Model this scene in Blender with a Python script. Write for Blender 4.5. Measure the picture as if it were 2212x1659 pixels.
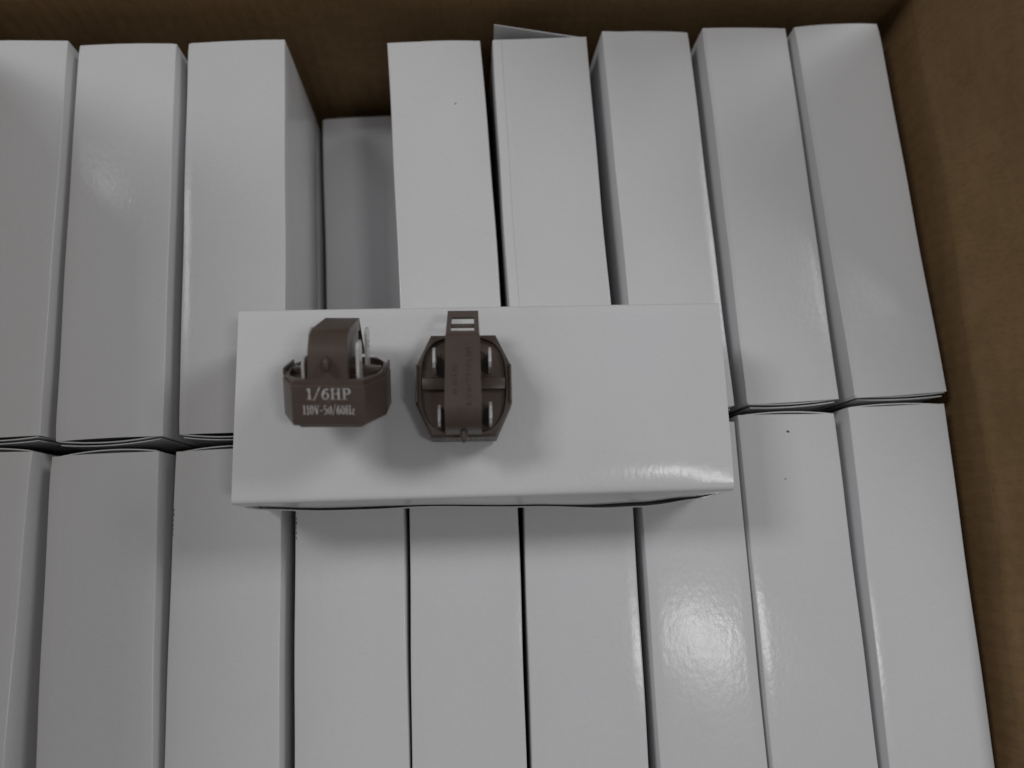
import bpy, bmesh, math, random
from mathutils import Vector, Matrix

# ------------------------------------------------------------------ scene, camera, light
scn = bpy.context.scene
for o in list(bpy.data.objects): bpy.data.objects.remove(o)
COL = scn.collection
S = 0.001                                     # everything below is written in millimetres

cam_d = bpy.data.cameras.new('camera'); cam = bpy.data.objects.new('camera', cam_d); COL.objects.link(cam)
cam.location = (0.0394940, -0.2209603, 0.3064130)
cam.rotation_euler = (0.1934253, -0.0460979, -0.0613810)
cam_d.sensor_width = 36.0; cam_d.lens = 36.0*1638.085/2212.0
cam_d.clip_start = 0.01; cam_d.clip_end = 50
cam_d.dof.use_dof = True; cam_d.dof.focus_distance = 0.285; cam_d.dof.aperture_fstop = 6.5
scn.camera = cam

world = bpy.data.worlds.new('World'); scn.world = world; world.use_nodes = True
bg = world.node_tree.nodes['Background']; bg.inputs[0].default_value = (0.985, 0.984, 1.0, 1); bg.inputs[1].default_value = 0.138

def lamp(name, loc, target, sx, sy, power, col, roll=0.0):
    d = bpy.data.lights.new(name, 'AREA'); d.shape = 'RECTANGLE'; d.size = sx; d.size_y = sy
    d.energy = power; d.color = col
    o = bpy.data.objects.new(name, d); COL.objects.link(o); o.location = loc
    q = (Vector(target)-Vector(loc)).to_track_quat('-Z', 'Y')
    o.rotation_euler = (q.to_matrix().to_4x4() @ Matrix.Rotation(roll, 4, 'Z')).to_euler()
    return o
TGT = (0.04, -0.17, 0)
lamp('ceiling_tube_lamp', (-1.42, 0.68, 1.90), (-1.42, 0.68, 0), 0.8, 0.50, 16.5, (0.992, 1.0, 0.988), 0.0)
lamp('ceiling_tube_lamp', (1.45, 0.58, 1.55), (1.45, 0.58, 0), 0.65, 0.55, 11.0, (0.98, 0.995, 1.0), 0.0)
lamp('ceiling_lamp', (0.64, -0.53, 1.80), TGT, 0.13, 0.25, 2.8, (1.0, 1.0, 0.98), 0.0)

vs = scn.view_settings
vs.view_transform = 'Standard'; vs.look = 'None'; vs.exposure = 0.02; vs.gamma = 1.0; vs.use_curve_mapping = False

# ------------------------------------------------------------------ materials
def mat(name, col, rough=0.5, var=0.0, vscale=40, bump=0.0, bscale=900, metallic=0.0, rvar=0.0, spec=0.5, col2=None, stretch=None, detail=3):
    m = bpy.data.materials.new(name); m.use_nodes = True
    nt = m.node_tree; N = nt.nodes; Lk = nt.links; b = N['Principled BSDF']
    b.inputs['Base Color'].default_value = (*col, 1); b.inputs['Roughness'].default_value = rough
    b.inputs['Metallic'].default_value = metallic; b.inputs['Specular IOR Level'].default_value = spec
    tc = N.new('ShaderNodeTexCoord'); src = tc.outputs['Object']
    if stretch:
        mp = N.new('ShaderNodeMapping'); mp.inputs['Scale'].default_value = stretch
        Lk.new(src, mp.inputs[0]); src = mp.outputs[0]
    if var > 0:
        n = N.new('ShaderNodeTexNoise'); n.inputs['Scale'].default_value = vscale; n.inputs['Detail'].default_value = 5
        Lk.new(src, n.inputs['Vector'])
        r = N.new('ShaderNodeMix'); r.data_type = 'RGBA'
        c2 = col2 or tuple(c*(1-var) for c in col)
        r.inputs[6].default_value = (*col, 1); r.inputs[7].default_value = (*c2, 1)
        mr = N.new('ShaderNodeMapRange'); mr.inputs[1].default_value = 0.35; mr.inputs[2].default_value = 0.65
        Lk.new(n.outputs[0], mr.inputs[0]); Lk.new(mr.outputs[0], r.inputs[0]); Lk.new(r.outputs[2], b.inputs['Base Color'])
    if rvar > 0:
        n = N.new('ShaderNodeTexNoise'); n.inputs['Scale'].default_value = 70; n.inputs['Detail'].default_value = 4
        Lk.new(src, n.inputs['Vector'])
        mr = N.new('ShaderNodeMapRange'); mr.inputs[3].default_value = rough-rvar; mr.inputs[4].default_value = rough+rvar
        Lk.new(n.outputs[0], mr.inputs[0]); Lk.new(mr.outputs[0], b.inputs['Roughness'])
    if bump > 0:
        n = N.new('ShaderNodeTexNoise'); n.inputs['Scale'].default_value = bscale; n.inputs['Detail'].default_value = detail
        Lk.new(src, n.inputs['Vector'])
        bp = N.new('ShaderNodeBump'); bp.inputs['Strength'].default_value = 1.0; bp.inputs['Distance'].default_value = bump*S
        Lk.new(n.outputs[0], bp.inputs['Height']); Lk.new(bp.outputs[0], b.inputs['Normal'])
    return m
M = {}
M['card'] = mat('white_coated_card', (0.762, 0.762, 0.782), 0.16, 0.05, 22, 0.044, 560, rvar=0.06, spec=0.20, stretch=(1.0, 0.6, 1.0), col2=(0.735, 0.733, 0.742))
M['card_inner'] = mat('grey_card_back', (0.60, 0.60, 0.59), 0.7, 0.05, 60, 0.02, 1500)
M['board'] = mat('brown_corrugated_board', (0.238, 0.146, 0.068), 0.78, 0.30, 22, 0.05, 700, spec=0.25, col2=(0.185, 0.114, 0.052))
M['board_edge'] = mat('cut_board_edge', (0.26, 0.155, 0.07), 0.9, 0.3, 300, 0.10, 900, spec=0.2)
M['plastic'] = mat('dark_brown_bakelite', (0.100, 0.071, 0.057), 0.37, 0.15, 160, 0.012, 1800, rvar=0.06)
M['metal'] = mat('tin_plated_brass', (0.85, 0.84, 0.82), 0.30, 0.2, 260, 0.02, 700, metallic=0.4, rvar=0.08)
M['ink'] = mat('pale_grey_print', (0.62, 0.60, 0.60), 0.6, 0.40, 900, 0.0)
M['black_ink'] = mat('black_print', (0.16, 0.16, 0.16), 0.6)
M['speck'] = mat('dark_grit', (0.05, 0.045, 0.05), 0.7)
M['floor'] = mat('grey_concrete', (0.16, 0.155, 0.15), 0.85, 0.3, 8, 0.5, 120)

# add faint flute ridges to the corrugated board
def flutes(m, axis_scale, strength):
    nt = m.node_tree; N = nt.nodes; Lk = nt.links; b = N['Principled BSDF']
    tc = N.new('ShaderNodeTexCoord'); mp = N.new('ShaderNodeMapping'); mp.inputs['Rotation'].default_value = (0, 0, 0)
    w = N.new('ShaderNodeTexWave'); w.wave_type = 'BANDS'; w.bands_direction = axis_scale; w.inputs['Scale'].default_value = 45; w.inputs['Distortion'].default_value = 0.6
    w.inputs['Detail'].default_value = 2; w.inputs['Detail Scale'].default_value = 1.5
    Lk.new(tc.outputs['Object'], mp.inputs[0]); Lk.new(mp.outputs[0], w.inputs[0])
    bp = N.new('ShaderNodeBump'); bp.inputs['Distance'].default_value = strength*S; bp.inputs['Strength'].default_value = 1.0
    Lk.new(w.outputs['Fac'], bp.inputs['Height'])
    old = b.inputs['Normal'].links[0].from_socket
    Lk.new(old, bp.inputs['Normal']); Lk.new(bp.outputs[0], b.inputs['Normal'])
def waves(m, scale, dist):      # slow waviness of the card on top of its fine grain
    nt = m.node_tree; N = nt.nodes; Lk = nt.links; b = N['Principled BSDF']
    tc = N.new('ShaderNodeTexCoord'); n = N.new('ShaderNodeTexNoise'); n.inputs['Scale'].default_value = scale; n.inputs['Detail'].default_value = 2
    Lk.new(tc.outputs['Object'], n.inputs['Vector'])
    bp = N.new('ShaderNodeBump'); bp.inputs['Distance'].default_value = dist*S; bp.inputs['Strength'].default_value = 1.0
    Lk.new(n.outputs[0], bp.inputs['Height']); Lk.new(b.inputs['Normal'].links[0].from_socket, bp.inputs['Normal']); Lk.new(bp.outputs[0], b.inputs['Normal'])
waves(M['card'], 80, 0.07)
def handling(m):      # faint scuffs, paper grain, and a slightly different white from box to box
    nt = m.node_tree; N = nt.nodes; Lk = nt.links; b = N['Principled BSDF']; cur = b.inputs['Base Color'].links[0].from_socket
    tc = N.new('ShaderNodeTexCoord')
    def layer(scale, stretch, lo, hi, col, amt, rot=0.0):
        nonlocal cur
        mp = N.new('ShaderNodeMapping'); mp.inputs['Scale'].default_value = stretch; mp.inputs['Rotation'].default_value = (0, 0, rot)
        n = N.new('ShaderNodeTexNoise'); n.inputs['Scale'].default_value = scale; n.inputs['Detail'].default_value = 4
        r = N.new('ShaderNodeMapRange'); r.inputs[1].default_value = lo; r.inputs[2].default_value = hi; r.inputs[4].default_value = amt
        x = N.new('ShaderNodeMix'); x.data_type = 'RGBA'; x.inputs[7].default_value = (*col, 1)
        Lk.new(tc.outputs['Object'], mp.inputs[0]); Lk.new(mp.outputs[0], n.inputs['Vector']); Lk.new(n.outputs[0], r.inputs[0])
        Lk.new(r.outputs[0], x.inputs[0]); Lk.new(cur, x.inputs[6]); cur = x.outputs[2]
    layer(900, (1, 1, 1), 0.40, 0.75, (0.60, 0.60, 0.60), 0.16)
    layer(60, (1, 14, 1), 0.66, 0.76, (0.50, 0.49, 0.47), 0.10, 0.5)
    layer(16, (1, 1, 1), 0.58, 0.80, (0.62, 0.59, 0.56), 0.35)
    oi = N.new('ShaderNodeObjectInfo'); r = N.new('ShaderNodeMapRange'); r.inputs[3].default_value = 0.965; r.inputs[4].default_value = 1.02
    h = N.new('ShaderNodeHueSaturation'); Lk.new(oi.outputs['Random'], r.inputs[0]); Lk.new(r.outputs[0], h.inputs['Value'])
    Lk.new(cur, h.inputs['Color']); Lk.new(h.outputs[0], b.inputs['Base Color'])
handling(M['card'])
def fibres(m):
    nt = m.node_tree; N = nt.nodes; Lk = nt.links; b = N['Principled BSDF']; cur = b.inputs['Base Color'].links[0].from_socket
    tc = N.new('ShaderNodeTexCoord')
    for sc, st, col, amt in ((700, (1, 1, 0.25), (0.12, 0.07, 0.032), 0.38), (260, (0.3, 0.3, 1), (0.30, 0.19, 0.10), 0.25)):
        mp = N.new('ShaderNodeMapping'); mp.inputs['Scale'].default_value = st
        n = N.new('ShaderNodeTexNoise'); n.inputs['Scale'].default_value = sc; n.inputs['Detail'].default_value = 4
        r = N.new('ShaderNodeMapRange'); r.inputs[1].default_value = 0.45; r.inputs[2].default_value = 0.75; r.inputs[4].default_value = amt
        x = N.new('ShaderNodeMix'); x.data_type = 'RGBA'; x.inputs[7].default_value = (*col, 1)
        Lk.new(tc.outputs['Object'], mp.inputs[0]); Lk.new(mp.outputs[0], n.inputs['Vector']); Lk.new(n.outputs[0], r.inputs[0])
        Lk.new(r.outputs[0], x.inputs[0]); Lk.new(cur, x.inputs[6]); cur = x.outputs[2]
    Lk.new(cur, b.inputs['Base Color'])
fibres(M['board'])
M['board_y'] = M['board'].copy(); M['board_y'].name = 'brown_corrugated_board_side'
flutes(M['board'], 'X', 0.28); flutes(M['board_y'], 'Y', 0.34)

# ------------------------------------------------------------------ helpers
def obj(name, verts, faces, m, parent=None, smooth=30):
    me = bpy.data.meshes.new(name)
    me.from_pydata([(v[0]*S, v[1]*S, v[2]*S) for v in verts], [], faces)
    bm = bmesh.new(); bm.from_mesh(me)
    bmesh.ops.recalc_face_normals(bm, faces=bm.faces); bm.to_mesh(me); bm.free()
    me.materials.append(M[m] if isinstance(m, str) else m)
    if smooth is not None:
        for p in me.polygons: p.use_smooth = True
        me.set_sharp_from_angle(angle=math.radians(smooth))
    o = bpy.data.objects.new(name, me); COL.objects.link(o)
    if parent: o.parent = parent
    return o
def thing(name, label, cat, loc=(0,0,0), rot=(0,0,0), group=None):
    o = bpy.data.objects.new(name, None); COL.objects.link(o); o.empty_display_size = 0.01
    o.location = Vector(loc)*S; o.rotation_euler = rot
    o['label'] = label; o['category'] = cat
    if group: o['group'] = group
    return o
def box_vf(x0, x1, y0, y1, z0, z1, bev=0.0):
    bm = bmesh.new()
    vs_ = [bm.verts.new(p) for p in [(x0,y0,z0),(x1,y0,z0),(x1,y1,z0),(x0,y1,z0),(x0,y0,z1),(x1,y0,z1),(x1,y1,z1),(x0,y1,z1)]]
    for f in [(3,2,1,0),(4,5,6,7),(0,1,5,4),(1,2,6,5),(2,3,7,6),(3,0,4,7)]: bm.faces.new([vs_[i] for i in f])
    if bev > 0: bmesh.ops.bevel(bm, geom=bm.edges[:], offset=bev, segments=2, affect='EDGES', profile=0.5)
    bm.verts.index_update()
    V = [tuple(v.co) for v in bm.verts]; F = [[v.index for v in f.verts] for f in bm.faces]; bm.free()
    return V, F
def sheet(fn, nu, nv, thick, nfn=None):
    """grid surface fn(u,v) for u,v in 0..1 given a thickness along nfn"""
    V = []; F = []
    P = [[Vector(fn(i/nu, j/nv)) for j in range(nv+1)] for i in range(nu+1)]
    def nrm(i, j):
        a = P[min(i+1, nu)][j]-P[max(i-1, 0)][j]; b = P[i][min(j+1, nv)]-P[i][max(j-1, 0)]
        n = a.cross(b); return n.normalized() if n.length > 1e-9 else Vector((0,0,1))
    Wd = nv+1
    for i in range(nu+1):
        for j in range(nv+1): V.append(tuple(P[i][j]))
    off = len(V)
    for i in range(nu+1):
        for j in range(nv+1): V.append(tuple(P[i][j]-nrm(i, j)*thick))
    for i in range(nu):
        for j in range(nv):
            a = i*Wd+j; F.append((a, a+Wd, a+Wd+1, a+1)); F.append((off+a, off+a+1, off+a+Wd+1, off+a+Wd))
    for i in range(nu):
        a = i*Wd; F.append((a, off+a, off+a+Wd, a+Wd)); a = i*Wd+nv; F.append((a, a+Wd, off+a+Wd, off+a))
    for j in range(nv):
        a = j; F.append((a, a+1, off+a+1, off+a)); a = nu*Wd+j; F.append((a, off+a, off+a+1, a+1))
    return V, F

# ------------------------------------------------------------------ setting: floor and shipping carton
g = obj('ground', *box_vf(-2500, 2500, -2500, 2500, -170, -150), 'floor'); g['kind'] = 'structure'

XL, XR, YB, YF, ZB, ZT = -180.0, 250.0, 9.0, -372.0, -142.0, 10.0
carton = thing('cardboard_carton', 'large open brown corrugated carton holding all the white boxes', 'carton', (33, -181, ZB-5))
def cpart(name, V, F, m, sm=40):
    return obj(name, [(v[0]-33, v[1]+181, v[2]-ZB+5) for v in V], F, m, carton, sm)
cpart('base_panel', *box_vf(XL, XR, YF, YB, ZB-4, ZB), 'board')
def right_x(y, z):       # the right wall leans outward near the back
    t = max(0, min(1, (y-YF)/(YB-YF)))
    return XR - 15*(1-t)**2.2 + 0.25*math.sin(y*0.05) + 0.02*(z-ZT)
cpart('side_wall', *sheet(lambda u, v: (right_x(YF+(YB-YF)*u, ZB+(ZT-ZB)*v), YF+(YB-YF)*u, ZB+(ZT-ZB)*v), 40, 16, -4.0), 'board_y')
def back_y(x, z): return YB + 2.0*math.sin(math.pi*(x-XL)/(XR-XL))*max(0, (z-ZB)/(ZT-ZB)) + 0.3*math.sin(x*0.09) + 6.0*max(0, (-x+33)/215)
cpart('side_wall', *sheet(lambda u, v: (XL-2+(XR-XL+4)*u, back_y(XL+(XR-XL)*u, ZB+(ZT-ZB)*v), ZB+(ZT-ZB)*v), 40, 16, 4.0), 'board')
cpart('side_wall', *sheet(lambda u, v: (XL, YF+(YB+5-YF)*u, ZB+(ZT-ZB)*v), 20, 6, 4.0), 'board_y')
cpart('side_wall', *sheet(lambda u, v: (XL+(XR-16-XL)*u, YF, ZB+(ZT-ZB)*v), 20, 6, -4.0), 'board')
# flaps, folded outward and up; the crease is a rolled bead just above the wall
def flap_pts(s, ang, ln):   # distance along the flap -> (outward, up), with a rounded crease
    r = 3.0
    th = min(ang, s/r) if s < r*ang else ang
    if s < r*(math.pi/2-ang)+1e-6:
        a = s/r; return r*(1-math.cos(a)), r*math.sin(a)
    a = math.pi/2-ang; o, u = r*(1-math.cos(a)), r*math.sin(a); d = s-r*a
    return o+d*math.cos(ang), u+d*math.sin(ang)
FL = 165.0
def rflap(u, v):
    y = YF+6+(YB-10-YF)*u; ang = math.radians(38+46*u**2)
    s = FL*v**1.6; o, z = flap_pts(s, ang, FL)
    return (right_x(y, ZT)-0.15+o+0.5*math.sin(y*.05+s*.04), y + 3*v*u, ZT-0.6+z)
def bflap(u, v):
    x = XL+6+(XR-XL-16)*u; ang = math.radians(42+44*u**4)
    s = FL*v**1.6; o, z = flap_pts(s, ang, FL)
    return (x, back_y(x, ZT)-0.15+o, ZT-0.6+z+0.4*math.sin(x*.04+s*.03))
def lflap(u, v):
    y = YF+6+(YB-10-YF)*u; ang = math.radians(86)
    s = (FL+25)*v**1.6; o, z = flap_pts(s, ang, FL)
    return (XL-0.3-o, y, ZT+0.3+z)
def fflap(u, v):
    x = XL+6+(XR-XL-34)*u; ang = math.radians(12)
    s = FL*v**1.6; o, z = flap_pts(s, ang, FL)
    return (x, YF-0.3-o, ZT+0.3+z)
cpart('flap', *sheet(rflap, 40, 26, -3.6), 'board_y'); cpart('flap', *sheet(bflap, 40, 26, 3.6), 'board')
cpart('flap', *sheet(lflap, 20, 20, 3.6), 'board_y'); cpart('flap', *sheet(fflap, 20, 20, -3.6), 'board')

# ------------------------------------------------------------------ white boxes
BH, BL = 68.0, 175.0
def sleeve(W, H, L, rnd, bulge, topb, thick=0.5):
    """hollow card sleeve, open at both y ends; returns verts, faces and the surface function"""
    ph = [rnd.uniform(0, 6.28) for _ in range(8)]; am = [rnd.uniform(0.4, 1.0) for _ in range(4)]; dent = [rnd.choice((0.0, 0.15, 0.4, 0.8)) for _ in range(4)]
    def section(w, h, r):
        pts = []
        def seg(a, b, n):
            for i in range(n): pts.append((a[0]+(b[0]-a[0])*i/n, a[1]+(b[1]-a[1])*i/n))
        def arc(cx, cz, a0, n=4):
            for i in range(n):
                a = a0+math.pi/2*i/n; pts.append((cx+r*math.cos(a), cz+r*math.sin(a)))
        x = w/2
        seg((-x+r, 0), (x-r, 0), 3); arc(x-r, r, -math.pi/2); seg((x, r), (x, h-r), 10); arc(x-r, h-r, 0)
        seg((x-r, h), (-x+r, h), 10); arc(-x+r, h-r, math.pi/2); seg((-x, h-r), (-x, r), 10); arc(-x+r, r, math.pi)
        return pts
    def warp(x, y, z):
        t = 2*y/L; e = 1-abs(t)**4*0.8
        sx = max(-1, min(1, 2*x/W)); fz = max(0, min(1, z/H))
        side = abs(sx)**6
        x2 = x + sx*side*bulge*max(0.0, math.sin(math.pi*fz))**0.5*e*(0.75+0.25*math.sin(y*0.03+ph[0]))
        x2 += 0.22*math.sin(y*0.028+ph[1])*am[0]*fz + 0.10*math.sin(y*0.09+ph[2])*fz
        top = max(0, fz*6-5)
        z2 = z + top*(topb*(1-sx*sx)*e + 0.18*am[1]*math.sin(y*0.045+ph[3]) + 0.12*am[2]*sx*math.sin(y*0.06+ph[4]))
        if fz > 0.9 and abs(t) > 0.9:      # knocked corners
            ci = (0 if t < 0 else 1)+(0 if sx < 0 else 2)
            z2 -= dent[ci]*((abs(t)-0.9)/0.1)**2*abs(sx)**3
        y2 = y + (0.3*math.sin(x*0.08+ph[5])*(1 if t > 0 else -1)*abs(t)**8)
        return (x2, y2, z2)
    NY = 26; ys = [-L/2+L*(0.5-0.5*math.cos(math.pi*i/NY))*0.35+L*i/NY*0.65 for i in range(NY+1)]
    o = section(W, H, 0.38); n_ = len(o); inn = [(px*(W-2*thick)/W, thick+pz*(H-2*thick)/H) for px, pz in o]
    V = []; F = []
    for sec in (o, inn):
        for y in ys:
            for (px, pz) in sec: V.append(warp(px, y, pz))
    K = n_*(NY+1)
    for j in range(NY):
        for i in range(n_):
            a = j*n_+i; b = j*n_+(i+1) % n_
            F.append((a, b, b+n_, a+n_)); F.append((K+a, K+a+n_, K+b+n_, K+b))
    for j in (0, NY):
        for i in range(n_):
            a = j*n_+i; b = j*n_+(i+1) % n_
            F.append((a, K+a, K+b, b))
    return V, F, warp

def end_flap(W, H, L, sgn, bow, skew, drop, lift=0.0):
    """card flap closing one end; its free top edge bows out of the sleeve and leaves a slit"""
    def fn(u, v):
        x = (-W/2+0.9)+(W-1.8)*u; z = 0.8+(H-0.8-drop)*v
        q = 1-(2*u-1)**2
        y = sgn*(L/2 - 0.9 + (bow*q+skew*(u-0.5)+0.5)*v**2.5)
        if lift: y += sgn*lift*(1-u)**1.2*v**3; z += 0.25*lift*(1-u)*v**3
        return (x, y, z)
    return sheet(fn, 12, 8, 0.45*sgn)

def white_box(W, back, front, yb, label, seed, ztop=0.0, bulge=1.5, topb=0.15, lean=0.0, tilt=0.0, group='upright white boxes',
              bf=(1.6, 0.0, 0.7), bb=(0.5, 0.0, 0.8), lift=0.0, seam=None):
    """back/front: (x, y) of the middle of the top edge at the far end and at some nearer y"""
    rnd = random.Random(seed)
    dx, dy = front[0]-back[0], front[1]-back[1]
    rz = math.atan2(dx, -dy)
    c = Vector((back[0], yb)) + Vector((math.sin(rz), -math.cos(rz)))*BL/2
    t = thing('white_box', label, 'box', (c.x-BH*math.sin(lean), c.y, ztop-BH+0.15*abs(lean)), (tilt, lean, rz), group)
    V, F, w = sleeve(W, BH, BL, rnd, bulge, topb)
    body = obj('body', V, F, 'card', t, 35)
    obj('end_flap', *end_flap(W, BH, BL, -1, *bf), 'card', t)
    obj('end_flap', *end_flap(W, BH, BL, 1, *bb, lift=lift), 'card', t)
    # second layer of card just outside the first, a little lower and unevenly pulled away
    obj('tuck_flap', *sheet(lambda u, v: (-W/2+1.4+(W-2.8)*u, -(BL/2+0.35+(bf[0]*(1-(2*u-1)**2)*0.9+bf[1]*(u-0.5)*1.4+0.5)*v**2), 1.0+(BH-1.0-bf[2]-1.3-0.2*math.sin(u*5+seed))*v), 12, 6, -0.4), 'card', t)
    # short dust flaps tucked just inside each end
    for sg in (-1, 1):
        k = rnd.choice((-1, 1))
        obj('dust_flap', *sheet(lambda u, v: (k*(-W/2+1.0+W*0.55*u), sg*(BL/2-1.9-0.9*u), 1.5+(BH-3.2)*v), 4, 3, 0.4), 'card', t)
    if seam:
        s0, up = seam
        def sf(u, v):
            if u < 0.5: x = -W/2-0.32; z = BH-9+(9-0.2)*u*2; 
            else: x = -W/2-0.32+(s0+0.32)*(u-0.5)*2; z = BH+0.36
            if abs(u-0.5) < 0.02: z = BH+0.30
            p = w(x, (-BL/2+0.7)+(BL-1.4)*v, BH-0.01 if u >= .5 else z)
            return (p[0] if u >= .5 else p[0], p[1], p[2]+(0.36*up if u >= .5 else 0))
        obj('glue_flap', *sheet(sf, 8, 26, 0.30), 'card', t)
    return t, w

far, near = 'far row', 'near row'
ROW_A = [
 dict(W=41.5, back=(-149.0, 2.3), front=(-151.6, -172.6), yb=2.3, label='leftmost white box of the far row, cut off by the left edge', seed=1, bf=(1.3, 0.6, 0.9)),
 dict(W=41.6, back=(-102.9, -0.5), front=(-103.9, -175.9), yb=-0.5, label='second white box from the left in the far row', seed=2, bf=(1.5, -0.6, 0.9), bulge=1.7),
 dict(W=42.2, back=(-55.3, -0.7), front=(-56.0, -176), yb=-0.7, label='white box in the far row just left of the empty slot', seed=3, bf=(1.7, 0.4, 1.0), bulge=0.3),
 dict(W=41.6, back=(31.8, -3.4), front=(33.7, -128), yb=-3.4, label='white box in the far row just right of the empty slot', seed=4, bb=(0.9, 0.0, 0.8), bulge=1.5),
 dict(W=42.6, back=(79.6, -3.0), front=(80.0, -129), yb=-3.0, label='white box in the far row with its end flap sticking up', seed=5, bb=(0.3, 0.0, 0.2), lift=6.5, seam=(3.6, 1), bulge=1.6, lean=0.012),
 dict(W=40.3, back=(128.4, -1.0), front=(129.3, -161), yb=-1.0, label='third white box from the right in the far row', seed=6, bb=(0.7, 0.2, 0.7), bulge=1.4, lean=0.05),
 dict(W=39.4, back=(174.8, -0.5), front=(174.6, -175.6), yb=-0.5, label='second white box from the right in the far row', seed=7, bb=(0.4, 0.3, 0.8), bf=(0.9, -0.5, 0.7), lean=0.025, seam=(0.7, 1)),
 dict(W=39.8, back=(218.2, 0.0), front=(221.1, -173.9), yb=0.0, label='rightmost white box of the far row, beside the carton corner', seed=8, bb=(0.3, 0.2, 0.8), bf=(0.8, 0.7, 0.7), seam=(0.7, 1)),
]
ROW_B = [
 dict(W=41.5, back=(-154.2, -177.6), front=(-156.5, -252.8), yb=-178.0, label='leftmost white box of the near row, cut off by the left edge', seed=11, bb=(1.5, 0.5, 0.6)),
 dict(W=41.4, back=(-105.3, -181.5), front=(-104.6, -297), yb=-181.5, label='second white box from the left in the near row', seed=12, bb=(1.7, 0.5, 0.6), bulge=1.6),
 dict(W=41.5, back=(-57.0, -182.8), front=(-58.6, -300), yb=-182.5, label='third white box from the left in the near row, ink marks on its left edge', seed=13, bb=(1.7, 0.4, 0.7)),
 dict(W=42.0, back=(-9.6, -183), front=(-11.1, -304), yb=-183.0, label='white box in the near row under the left end of the lying box', seed=14),
 dict(W=42.6, back=(35.4, -183.0), front=(32.6, -307), yb=-183.5, label='white box in the near row under the two relays', seed=15, bulge=1.5),
 dict(W=43.6, back=(81.9, -183), front=(77.8, -310), yb=-183.0, label='white box in the near row under the right half of the lying box', seed=16, bulge=1.5, lean=-0.026),
 dict(W=40.8, back=(127.8, -182), front=(124.9, -314), yb=-182.0, label='white box with the broad shiny glare patch in the near row', seed=17),
 dict(W=41.2, back=(170.6, -180.6), front=(168.0, -317), yb=-180.6, label='white box with two dark specks, second from the right in the near row', seed=18, lean=0.022, bb=(1.2, -0.4, 0.4)),
 dict(W=41.4, back=(218.1, -179.5), front=(213.6, -320), yb=-179.5, label='rightmost white box of the near row, against the brown wall', seed=19, bb=(1.0, 0.4, 0.5)),
]
ROW_L = [
 dict(W=41.6, back=(-55.3, -0.8), front=(-55.2, -103), yb=-0.8, label='lower-layer white box showing as a sliver left in the empty slot', seed=21, ztop=-68.8),
 dict(W=41.4, back=(-10.6, 1.0), front=(-9.8, -103), yb=1.0, label='lower-layer white box at the bottom of the empty slot', seed=22, ztop=-68.8, bb=(0.5, 0, 0.5)),
]
GA, GB, GL = 'white boxes standing in the far row', 'white boxes standing in the near row', 'white boxes of the lower layer'
boxes = {}
for d in ROW_A: boxes[d['seed']] = white_box(group=GA, **d)
for d in ROW_B: boxes[d['seed']] = white_box(group=GB, **d)
for d in ROW_L: boxes[d['seed']] = white_box(group=GL, **d)

# specks and print on single boxes
def blob(name, parent, x, y, z, rx, ry, rot, m, seed):
    r = random.Random(seed); n = 12; V = [(0, 0, 0.16)]; c, s = math.cos(rot), math.sin(rot)
    for k, (f, h) in enumerate(((0.6, 0.12), (1.0, 0.0))):
        for i in range(n):
            a = 2*math.pi*i/n; q = f*r.uniform(0.75, 1.2); u, v = rx*q*math.cos(a), ry*q*math.sin(a)
            V.append((u*c-v*s, u*s+v*c, h))
    F = [(0, 1+i, 1+(i+1) % n) for i in range(n)]+[(1+i, 1+n+i, 1+n+(i+1) % n, 1+(i+1) % n) for i in range(n)]
    o = obj(name, V, F, m, parent, 60); o.location = Vector((x, y, z))*S
def on_top(seed, wx, wy):
    t, w = boxes[seed]; t_m = Matrix.LocRotScale(t.location, t.rotation_euler, None)
    l = t_m.inverted() @ Vector((wx*S, wy*S, 0)); p = w(l.x/S, l.y/S, BH)
    return t, p
for seed, wx, wy, rx, ry, rot, m in ((18, 170.3, -187.9, 0.9, 0.55, -0.4, 'speck'), (18, 166.6, -207.2, 0.5, 0.28, -0.3, 'speck'), (4, 39.8, -34.3, 0.55, 0.3, 0.7, 'speck')):
    t, p = on_top(seed, wx, wy); blob('dark_speck', t, p[0], p[1], p[2]-0.03, rx, ry, rot, m, int(wx))
# black print wrapping the left upper edge of two near-row boxes
for seed, y0, n in ((13, 64.0, 6), (14, 58.5, 5)):
    t, w = boxes[seed]; W = 41.5 if seed == 13 else 42.0; r = random.Random(seed)
    for k in range(n):
        yy = y0-k*1.9; ln = r.uniform(0.9, 1.5); hh = r.uniform(1.0, 2.4)
        def pf(u, v):
            p = w(-W/2+0.10+hh*0.16*v, yy+ln*u, BH); return (p[0], p[1], p[2]+0.05)
        obj('printed_character', *sheet(pf, 2, 2, 0.03), 'black_ink', t)

# ------------------------------------------------------------------ the box lying on top
lie = thing('white_box', 'white box lying flat across the rows, carrying two brown relays', 'box', (44.95, -174.7, 0.75), (0, 0, -0.0305))
LX, LY, LZ = 87.3, 34.0, 39.6
def interp(tab, x):
    for (a, fa), (b, fb) in zip(tab, tab[1:]):
        if x <= b:
            q = (x-a)/(b-a); q = q*q*(3-2*q); return fa+(fb-fa)*max(0, q)
    return tab[-1][1]
BOW = [(-87.5, 0.25), (-55, 1.5), (-25, 1.4), (15, 2.4), (38, 3.1), (56, 2.7), (74, 1.4), (87.5, 0.2)]
GAP = [(-87.5, 0.3), (-80, 0.95), (-45, 1.1), (-20, 0.7), (25, 0.8), (48, 1.6), (66, 1.7), (78, 0.9), (87.5, 0.1)]
DRP = [(-87.5, 0.001), (-20, 0.0015), (15, 0.004), (48, 0.0068), (66, 0.0074), (78, 0.0056), (90, 0.0036)]
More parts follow.
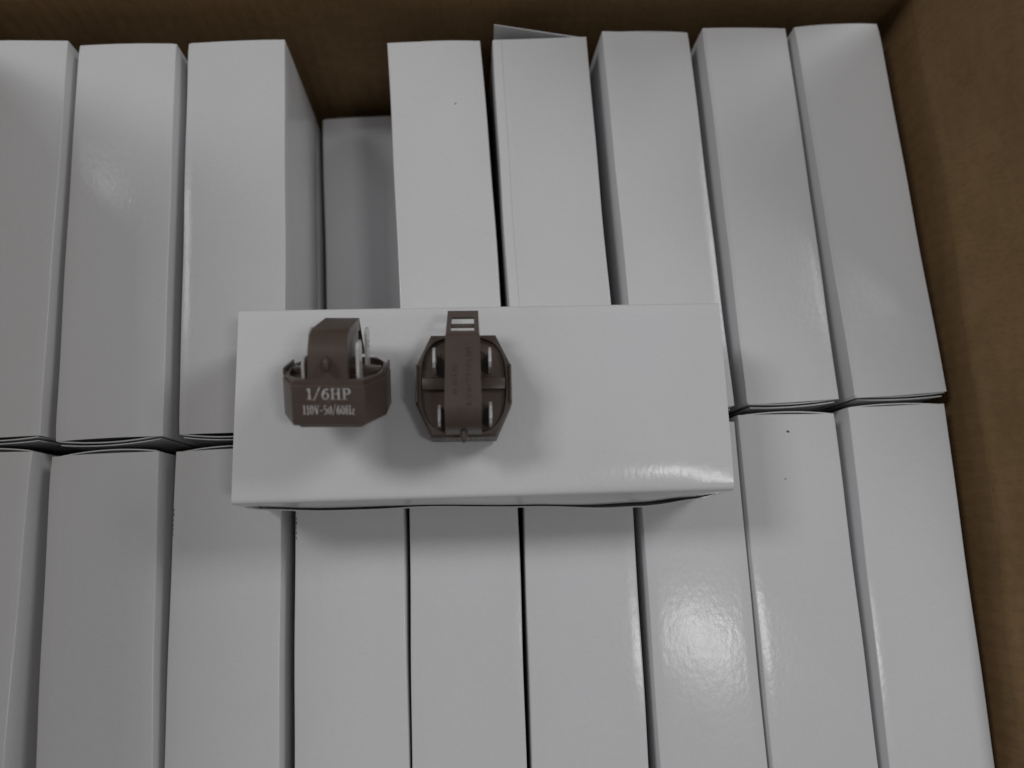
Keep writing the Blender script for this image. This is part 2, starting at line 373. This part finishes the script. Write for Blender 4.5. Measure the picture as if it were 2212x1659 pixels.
# one bent sheet: bottom, back, top and the loose front lip
prof = [(-33.2, 0.0), (-15, 0.0), (0, 0.0), (15, 0), (33.0, 0.0), (33.7, 0.25), (34, 1.0), (34.15, 10), (34.3, 20), (34.15, 30), (34, LZ-1.0), (33.75, LZ-0.3), (33.1, LZ)]
prof += [(y, LZ) for y in (30, 24, 16, 8, 0, -8, -14, -18, -20, -22, -24, -26, -28, -30, -31.5)] + [(-32.9, LZ-0.02), (-33.6, LZ-0.25), (-34, LZ-0.8), (-34.1, LZ-1.6)]
prof += [(None, q) for q in (0.25, 0.5, 0.75, 1.0)]
def lf(u, v):
    x = -LX+2*LX*u; k = v*(len(prof)-1); i = min(int(k+1e-6), len(prof)-1); y, z = prof[i]
    if y is None:
        q = z; z = LZ-1.6-12*q; y = -34.1-interp(BOW, x)*math.sin(q*math.pi/2)
    elif z > LZ-1.0 and abs(y) < 33:
        e = 1-(x/LX)**4
        z += e*(0.30*math.cos(y/LY*1.4)) + 0.10*math.sin(x*0.06+1)*math.cos(y*.05) - interp(DRP, x)*max(0, -y-19)**2
    elif y < -32 and z > 30:
        z -= interp(DRP, x)*(min(34, -y)-19)**2
    return (x, y, z)
obj('body', *sheet(lf, 60, len(prof)-1, 0.5), 'card', lie, 50)
def fp(u, v):     # lower front panel whose free upper edge bows out below the lip
    x = -LX+0.4+(2*LX-0.8)*u; q = v**1.5
    return (x, -33.9-(interp(BOW, x)+interp(GAP, x)+0.45)*q, 0.2+25.5*v+ 0.25*math.sin(x*0.21)*q)
obj('front_panel', *sheet(fp, 60, 8, -0.45), 'card', lie, 50)
for sg in (-1, 1):
    obj('end_flap', *sheet(lambda u, v: (sg*(LX-0.5-0.7*math.sin(math.pi*u)*0), -33.2+66.4*u, 0.8+(LZ-1.6)*v), 8, 4, 0.45), 'card', lie)

# ------------------------------------------------------------------ relays
def octa(hx, fx, hy, sy, n=6):
    c = [(fx, -hy), (hx, -sy), (hx, sy), (fx, hy), (-fx, hy), (-hx, sy), (-hx, -sy), (-fx, -hy)]
    P = []
    for (a, b) in zip(c, c[1:]+c[:1]):
        for i in range(n): P.append((a[0]+(b[0]-a[0])*i/n, a[1]+(b[1]-a[1])*i/n))
    return [(x, y*0.95 if y > 0 else y) for x, y in P]
def loft(loops, cap0=True, cap1=True):
    n = len(loops[0]); V = [p for l in loops for p in l]; F = []
    for k in range(len(loops)-1):
        for i in range(n):
            a, b = k*n+i, k*n+(i+1) % n; F.append((a, b, b+n, a+n))
    if cap0: F.append(tuple(range(n))[::-1])
    if cap1: F.append(tuple(range((len(loops)-1)*n, len(loops)*n)))
    return V, F
RH = 16.4
def relay_body():
    o = octa(16.2, 11.0, 18.0, 6.6)
    def ins(d, z): return [(x*(1-d/16.2), y*(1-d/18.0), z) for x, y in o]
    def inner(rx, ry, z):
        out = []
        for x, y in o:
            a = math.atan2(y/18.0, x/16.2); ca, sa = math.cos(a), math.sin(a); p = 3.0
            k = (abs(ca)**p+abs(sa)**p)**(-1/p); out.append((rx*k*ca, ry*k*sa*(0.95 if sa > 0 else 1), z))
        return out
    return loft([ins(1.2, 0), ins(0.2, 0.5), ins(0, 1.0), ins(0, 12.7), ins(0.12, 12.9), ins(0.6, 13.0), ins(0.6, 14.3), ins(0.9, 14.6), inner(14.3, 17.1, 14.65), inner(14.15, 16.95, 14.45), inner(14.0, 16.8, 12.9)])

def ribbon(pts, w, z, V, F):
    """flat stroke of width w (number or list) in the glyph plane"""
    n = len(pts); b = len(V)
    for i, (x, y) in enumerate(pts):
        x0, y0 = pts[max(0, i-1)]; x1, y1 = pts[min(n-1, i+1)]
        dx, dy = x1-x0, y1-y0; l = math.hypot(dx, dy) or 1; ww = (w[i] if isinstance(w, list) else w)/2
        V.append((x-dy/l*ww, y+dx/l*ww, z)); V.append((x+dy/l*ww, y-dx/l*ww, z))
    for i in range(n-1): F.append((b+2*i, b+2*i+1, b+2*i+3, b+2*i+2))
def arc(cx, cy, rx, ry, a0, a1, n=18):
    return [(cx+rx*math.cos(math.radians(a0+(a1-a0)*i/n)), cy+ry*math.sin(math.radians(a0+(a1-a0)*i/n))) for i in range(n+1)]
def aw(a0, a1, thick, thin, n=18):     # stroke modulation: thick on the sides, thin top and bottom
    return [thin+(thick-thin)*abs(math.cos(math.radians(a0+(a1-a0)*i/n))) for i in range(n+1)]
ST, TH = 0.15, 0.06
GLY = {
 '1': (0.46, [([(0.26, 0.0), (0.26, 1.0)], ST), ([(0.06, 0.03), (0.46, 0.03)], TH), ([(0.08, 0.86), (0.26, 0.97)], TH+0.02)]),
 '/': (0.52, [([(0.04, -0.10), (0.50, 1.10)], 0.085)]),
 '6': (0.60, [(arc(0.31, 0.32, 0.20, 0.29, 0, 360, 26), aw(0, 360, ST, TH, 26)), (arc(0.52, 0.33, 0.42, 0.64, 178, 95), aw(178, 95, ST, TH)), ([(0.42, 0.93), (0.53, 0.88)], 0.11)]),
 'H': (0.78, [([(0.17, 0), (0.17, 1)], ST), ([(0.61, 0), (0.61, 1)], ST), ([(0.17, 0.52), (0.61, 0.52)], TH)] + [([(a, b), (a+0.30, b)], TH) for a in (0.02, 0.46) for b in (0.03, 0.97)]),
 'P': (0.66, [([(0.17, 0), (0.17, 1)], ST), ([(0.02, 0.03), (0.36, 0.03)], TH), ([(0.02, 0.97), (0.34, 0.97)], TH), (arc(0.34, 0.725, 0.22, 0.245, 90, -90), aw(90, -90, ST, TH)), ([(0.17, 0.48), (0.35, 0.48)], TH)]),
 '0': (0.58, [(arc(0.29, 0.5, 0.20, 0.47, 0, 360, 28), aw(0, 360, ST, TH, 28))]),
 'V': (0.72, [([(0.13, 0.98), (0.38, 0.02)], ST), ([(0.36, 0.02), (0.60, 0.98)], TH+0.015), ([(0.0, 0.97), (0.28, 0.97)], TH), ([(0.48, 0.97), (0.72, 0.97)], TH)]),
 '-': (0.44, [([(0.04, 0.40), (0.40, 0.44)], 0.09)]),
 '5': (0.58, [(arc(0.25, 0.31, 0.22, 0.29, 110, -130), aw(110, -130, ST, TH)), ([(0.14, 0.52), (0.16, 0.97)], 0.08), ([(0.13, 0.94), (0.50, 0.94)], 0.10)]),
 'z': (0.50, [([(0.06, 0.60), (0.44, 0.60)], TH+0.02), ([(0.40, 0.60), (0.08, 0.04)], 0.12), ([(0.06, 0.04), (0.46, 0.04)], TH+0.02)]),
}
def lettering(text, h, width):
    V = []; F = []; x = 0.0; gap = 0.06; z = 0.0
    tot = sum(GLY[c][0]+gap for c in text)-gap; sx = width/tot
    for c in text:
        w, st = GLY[c]
        for pts, ww in st:
            z += 0.0012
            pp = [(((x+px)-tot/2)*sx, py*h) for px, py in pts]
            k = (sx+h)/2; ribbon(pp, [q*k for q in ww] if isinstance(ww, list) else ww*k, z, V, F)
        x += w+gap
    return V, F

CT = -4.0
def clip_mesh():
    """bent bracket: front leg, large bend, flat top, then a tail plate with a window (built separately)"""
    ctr = [(-17.2, 12.2), (-17.3, 14.5), (-17.3, 17), (-17.2, 19.4)]
    R_ = 9.2
    for i in range(1, 10):
        a = math.pi-math.pi/2*i/9; ctr.append((-8.0+R_*math.cos(a), 19.6+R_*math.sin(a)))
    ctr += [(-2, 28.8), (5, 28.85), (12.2, 28.8), (13.2, 28.5), (13.9, 27.9)]
    hw = [6.4, 6.2, 6.0, 5.9]+[5.85]*9+[5.75, 5.65, 5.6, 5.5, 5.35]
    def fn(u, v):
        k = min(int(u*(len(ctr)-1)+1e-6), len(ctr)-1); y, z = ctr[k]; w = hw[k]
        return (-w+2*w*v, y, z)
    return sheet(fn, len(ctr)-1, 6, CT)
def relay(name, label, loc, rot):
    t = thing(name, label, 'relay', loc, rot, 'brown relays on the lying box')
    body = obj('body', *relay_body(), 'plastic', t, 28)
    foot = [[(x*k, y*k, z) for x, y in octa(15.2, 11.0, 18.0, 6.6, 2)] for k, z in ((0.84, -1.0), (0.86, -0.8), (0.86, 0.3))]
    obj('base_plate', *loft(foot), 'plastic', t, 28)
    cl = obj('clip', *clip_mesh(), 'plastic', t, 35)
    # tail plate sloping down behind the top, with its window
    p0, p1 = Vector((0, 13.8, 28.0)), Vector((0, 25.4, 14.4)); d = (p1-p0); n = Vector((0, -d.z, d.y)).normalized()
    def tp(a, s, e): q = p0+d*s; return (a+0*e, q.y+n.y*e, q.z+n.z*e)
    def tail_bar(x0, x1, s0, s1, e0=-0.7, e1=0.0):
        w0 = lambda s: 1-0.04*s
        V = [tp(x*w0(s), s, e) for e in (e0, e1) for (x, s) in ((x0, s0), (x1, s0), (x1, s1), (x0, s1))]
        return V, [(3,2,1,0),(4,5,6,7),(0,1,5,4),(1,2,6,5),(2,3,7,6),(3,0,4,7)]
    V = []; F = []
    for a in ((-5.4, -3.8, 0, 1), (3.8, 5.4, 0, 1), (-3.8, 3.8, 0, 0.12), (-3.8, 3.8, 0.70, 1)):
        v, f = tail_bar(*a); b = len(V); V += v; F += [tuple(i+b for i in q) for q in f]
    tail = obj('tail_plate', V, F, 'plastic', t, 28)
    v, f = tail_bar(-3.9, 3.9, 0.36, 0.50, -1.2, -0.72); obj('window_bar', v, f, 'plastic', tail, 28)
    # nub on the front leg
    ring = []
    for (r, y) in ((1.3, -16.9), (1.25, -19.6), (1.05, -20.2), (0.6, -20.5)):
        ring.append([(r*math.cos(a)*0.9, y, 19.6+r*1.8*math.sin(a)) for a in [2*math.pi*i/16 for i in range(16)]])
    obj('nub', *loft(ring), 'plastic', cl, 50)
    obj('inner_block', *box_vf(-5.1, 5.1, -14.6, 12.2, 13.4, 25.4, 0.3), 'plastic', t, 28)
    # cross ribs and the slotted side tabs
    for sg in (-1, 1):
        a, b = sorted((sg*4.2, sg*13.9))
        obj('rib', *box_vf(a, b, -2.0, 2.0, 12.7, 14.9, 0.25), 'plastic', t, 28)
        a, b = sorted((sg*15.3, sg*16.1))
        obj('side_tab', *box_vf(a, b, -6.4, 6.4, 13.2, 15.8, 0.2), 'plastic', t, 28)
    # spade terminals standing in their sockets
    for sx in (-1, 1):
        for yc, hgt, w in ((6.6, 26.4, 6.6), (-11.4, 25.4 if sx > 0 else 20.5, 7.0)):
            x = (8.7 if sx > 0 else (-7.9 if yc < 0 else -9.3)); pts = [(-w/2, 8.8), (w/2, 8.8), (w/2, hgt-1.6), (w/2-1.5, hgt), (-w/2+1.5, hgt), (-w/2, hgt-1.6)]
            k = 0.42
            loops = [[(x-k, yc+a, z) for a, z in pts], [(x+k, yc+a, z) for a, z in pts]]
            tm = obj('terminal', *loft(loops), 'metal', t, 28)
            # dimple ring pressed into the blade
            rr = [[(x+q, yc+r*math.cos(a), hgt-5.2+r*math.sin(a)) for a in [2*math.pi*i/14 for i in range(14)]] for r, q in ((1.3, -k-0.02), (1.1, -k-0.2), (1.1, k+0.2), (1.3, k+0.02))]
            obj('dimple', *loft(rr), 'metal', tm, 28)
            v = []; f = []
            for (a0, a1, b0, b1) in ((x-1.5, x-0.6, yc-4.0, yc+4.0), (x+0.6, x+1.5, yc-4.0, yc+4.0), (x-0.6, x+0.6, yc-4.2, yc-3.5), (x-0.6, x+0.6, yc+3.5, yc+4.2)):
                vv, ff = box_vf(a0, a1, b0, b1, 12.8, 13.3); o_ = len(v); v += vv; f += [tuple(i+o_ for i in q) for q in ff]
            obj('socket', v, f, 'plastic', t, 28)
    # white print on the front flat, gate mark below it
    def place_text(txt, h, width, z0, x0):
        V, F = lettering(txt, h, width)
        obj('printed_line', [(x+x0, -18.02-zz, z0+y) for x, y, zz in V], F, 'ink', body, None)
    place_text('1/6HP', 3.5, 13.6, 8.6, 0.1); place_text('110V-50/60Hz', 2.9, 15.8, 3.9, 0.0)
    gm = [[(r*math.cos(a)*0.8, y, 7.2+r*1.3*math.sin(a)) for a in [2*math.pi*i/12 for i in range(12)]] for r, y in ((0.9, -17.9), (0.8, -18.08), (0.5, -18.14))]
    obj('gate_mark', *loft(gm), 'plastic', body, 50)
    return t, cl
T0 = 40.75
al = math.radians(-65)
relay_a, _ = relay('start_relay', 'brown relay lying on its back with pale 1/6HP lettering facing up', (-3.2, -178.9, T0+17.5), (al, 0, math.radians(-3)))
lo = 1e9
for ch in relay_a.children:
    for v in ch.data.vertices: lo = min(lo, (Matrix.Rotation(al, 3, 'X') @ v.co).z)
relay_a.location.z = T0*S-lo
relay_b, clip_b = relay('start_relay', 'brown relay standing upright with its clip and four terminals on top', (37.8, -171.7, T0+1.0), (0, 0, math.radians(-2.3)))

# shallow raised moulding marks, too worn to read, along the top of the upright relay's clip
r = random.Random(5)
def moulded(x, y0, y1, n, first_v):
    V = []; F = []
    if first_v:
        for a, b in (((x-0.9, y0), (x+0.9, y0-0.45)), ((x-0.9, y0), (x+0.9, y0+0.5))): ribbon([a, b], 0.22, 28.90+0.001*len(V), V, F)
        y0 += 1.4
    st = (y1-y0)/n
    for k in range(n):
        y = y0+st*k
        for j in range(r.choice((1, 2, 2))):
            yy = y+j*st*0.5; tl = r.uniform(-0.25, 0.25); w = r.uniform(0.5, 0.95)
            ribbon([(x-w, yy), (x+w, yy+tl)], 0.18, 28.90+0.001*len(V), V, F)
        if r.random() < 0.6: ribbon([(x+r.choice((-0.8, 0, 0.8)), y), (x+r.choice((-0.8, 0, 0.8)), y+st*0.5)], 0.16, 28.90+0.001*len(V), V, F)
    return V, F
M['mould'] = mat('worn_brown_moulding', (0.055, 0.034, 0.030), 0.5)
obj('moulded_line', *moulded(1.9, -9.3, 9.5, 11, True), 'mould', clip_b, None)
obj('moulded_line', *moulded(-2.6, -6.0, 4.2, 7, False), 'mould', clip_b, None)

scn.render.engine = 'CYCLES'
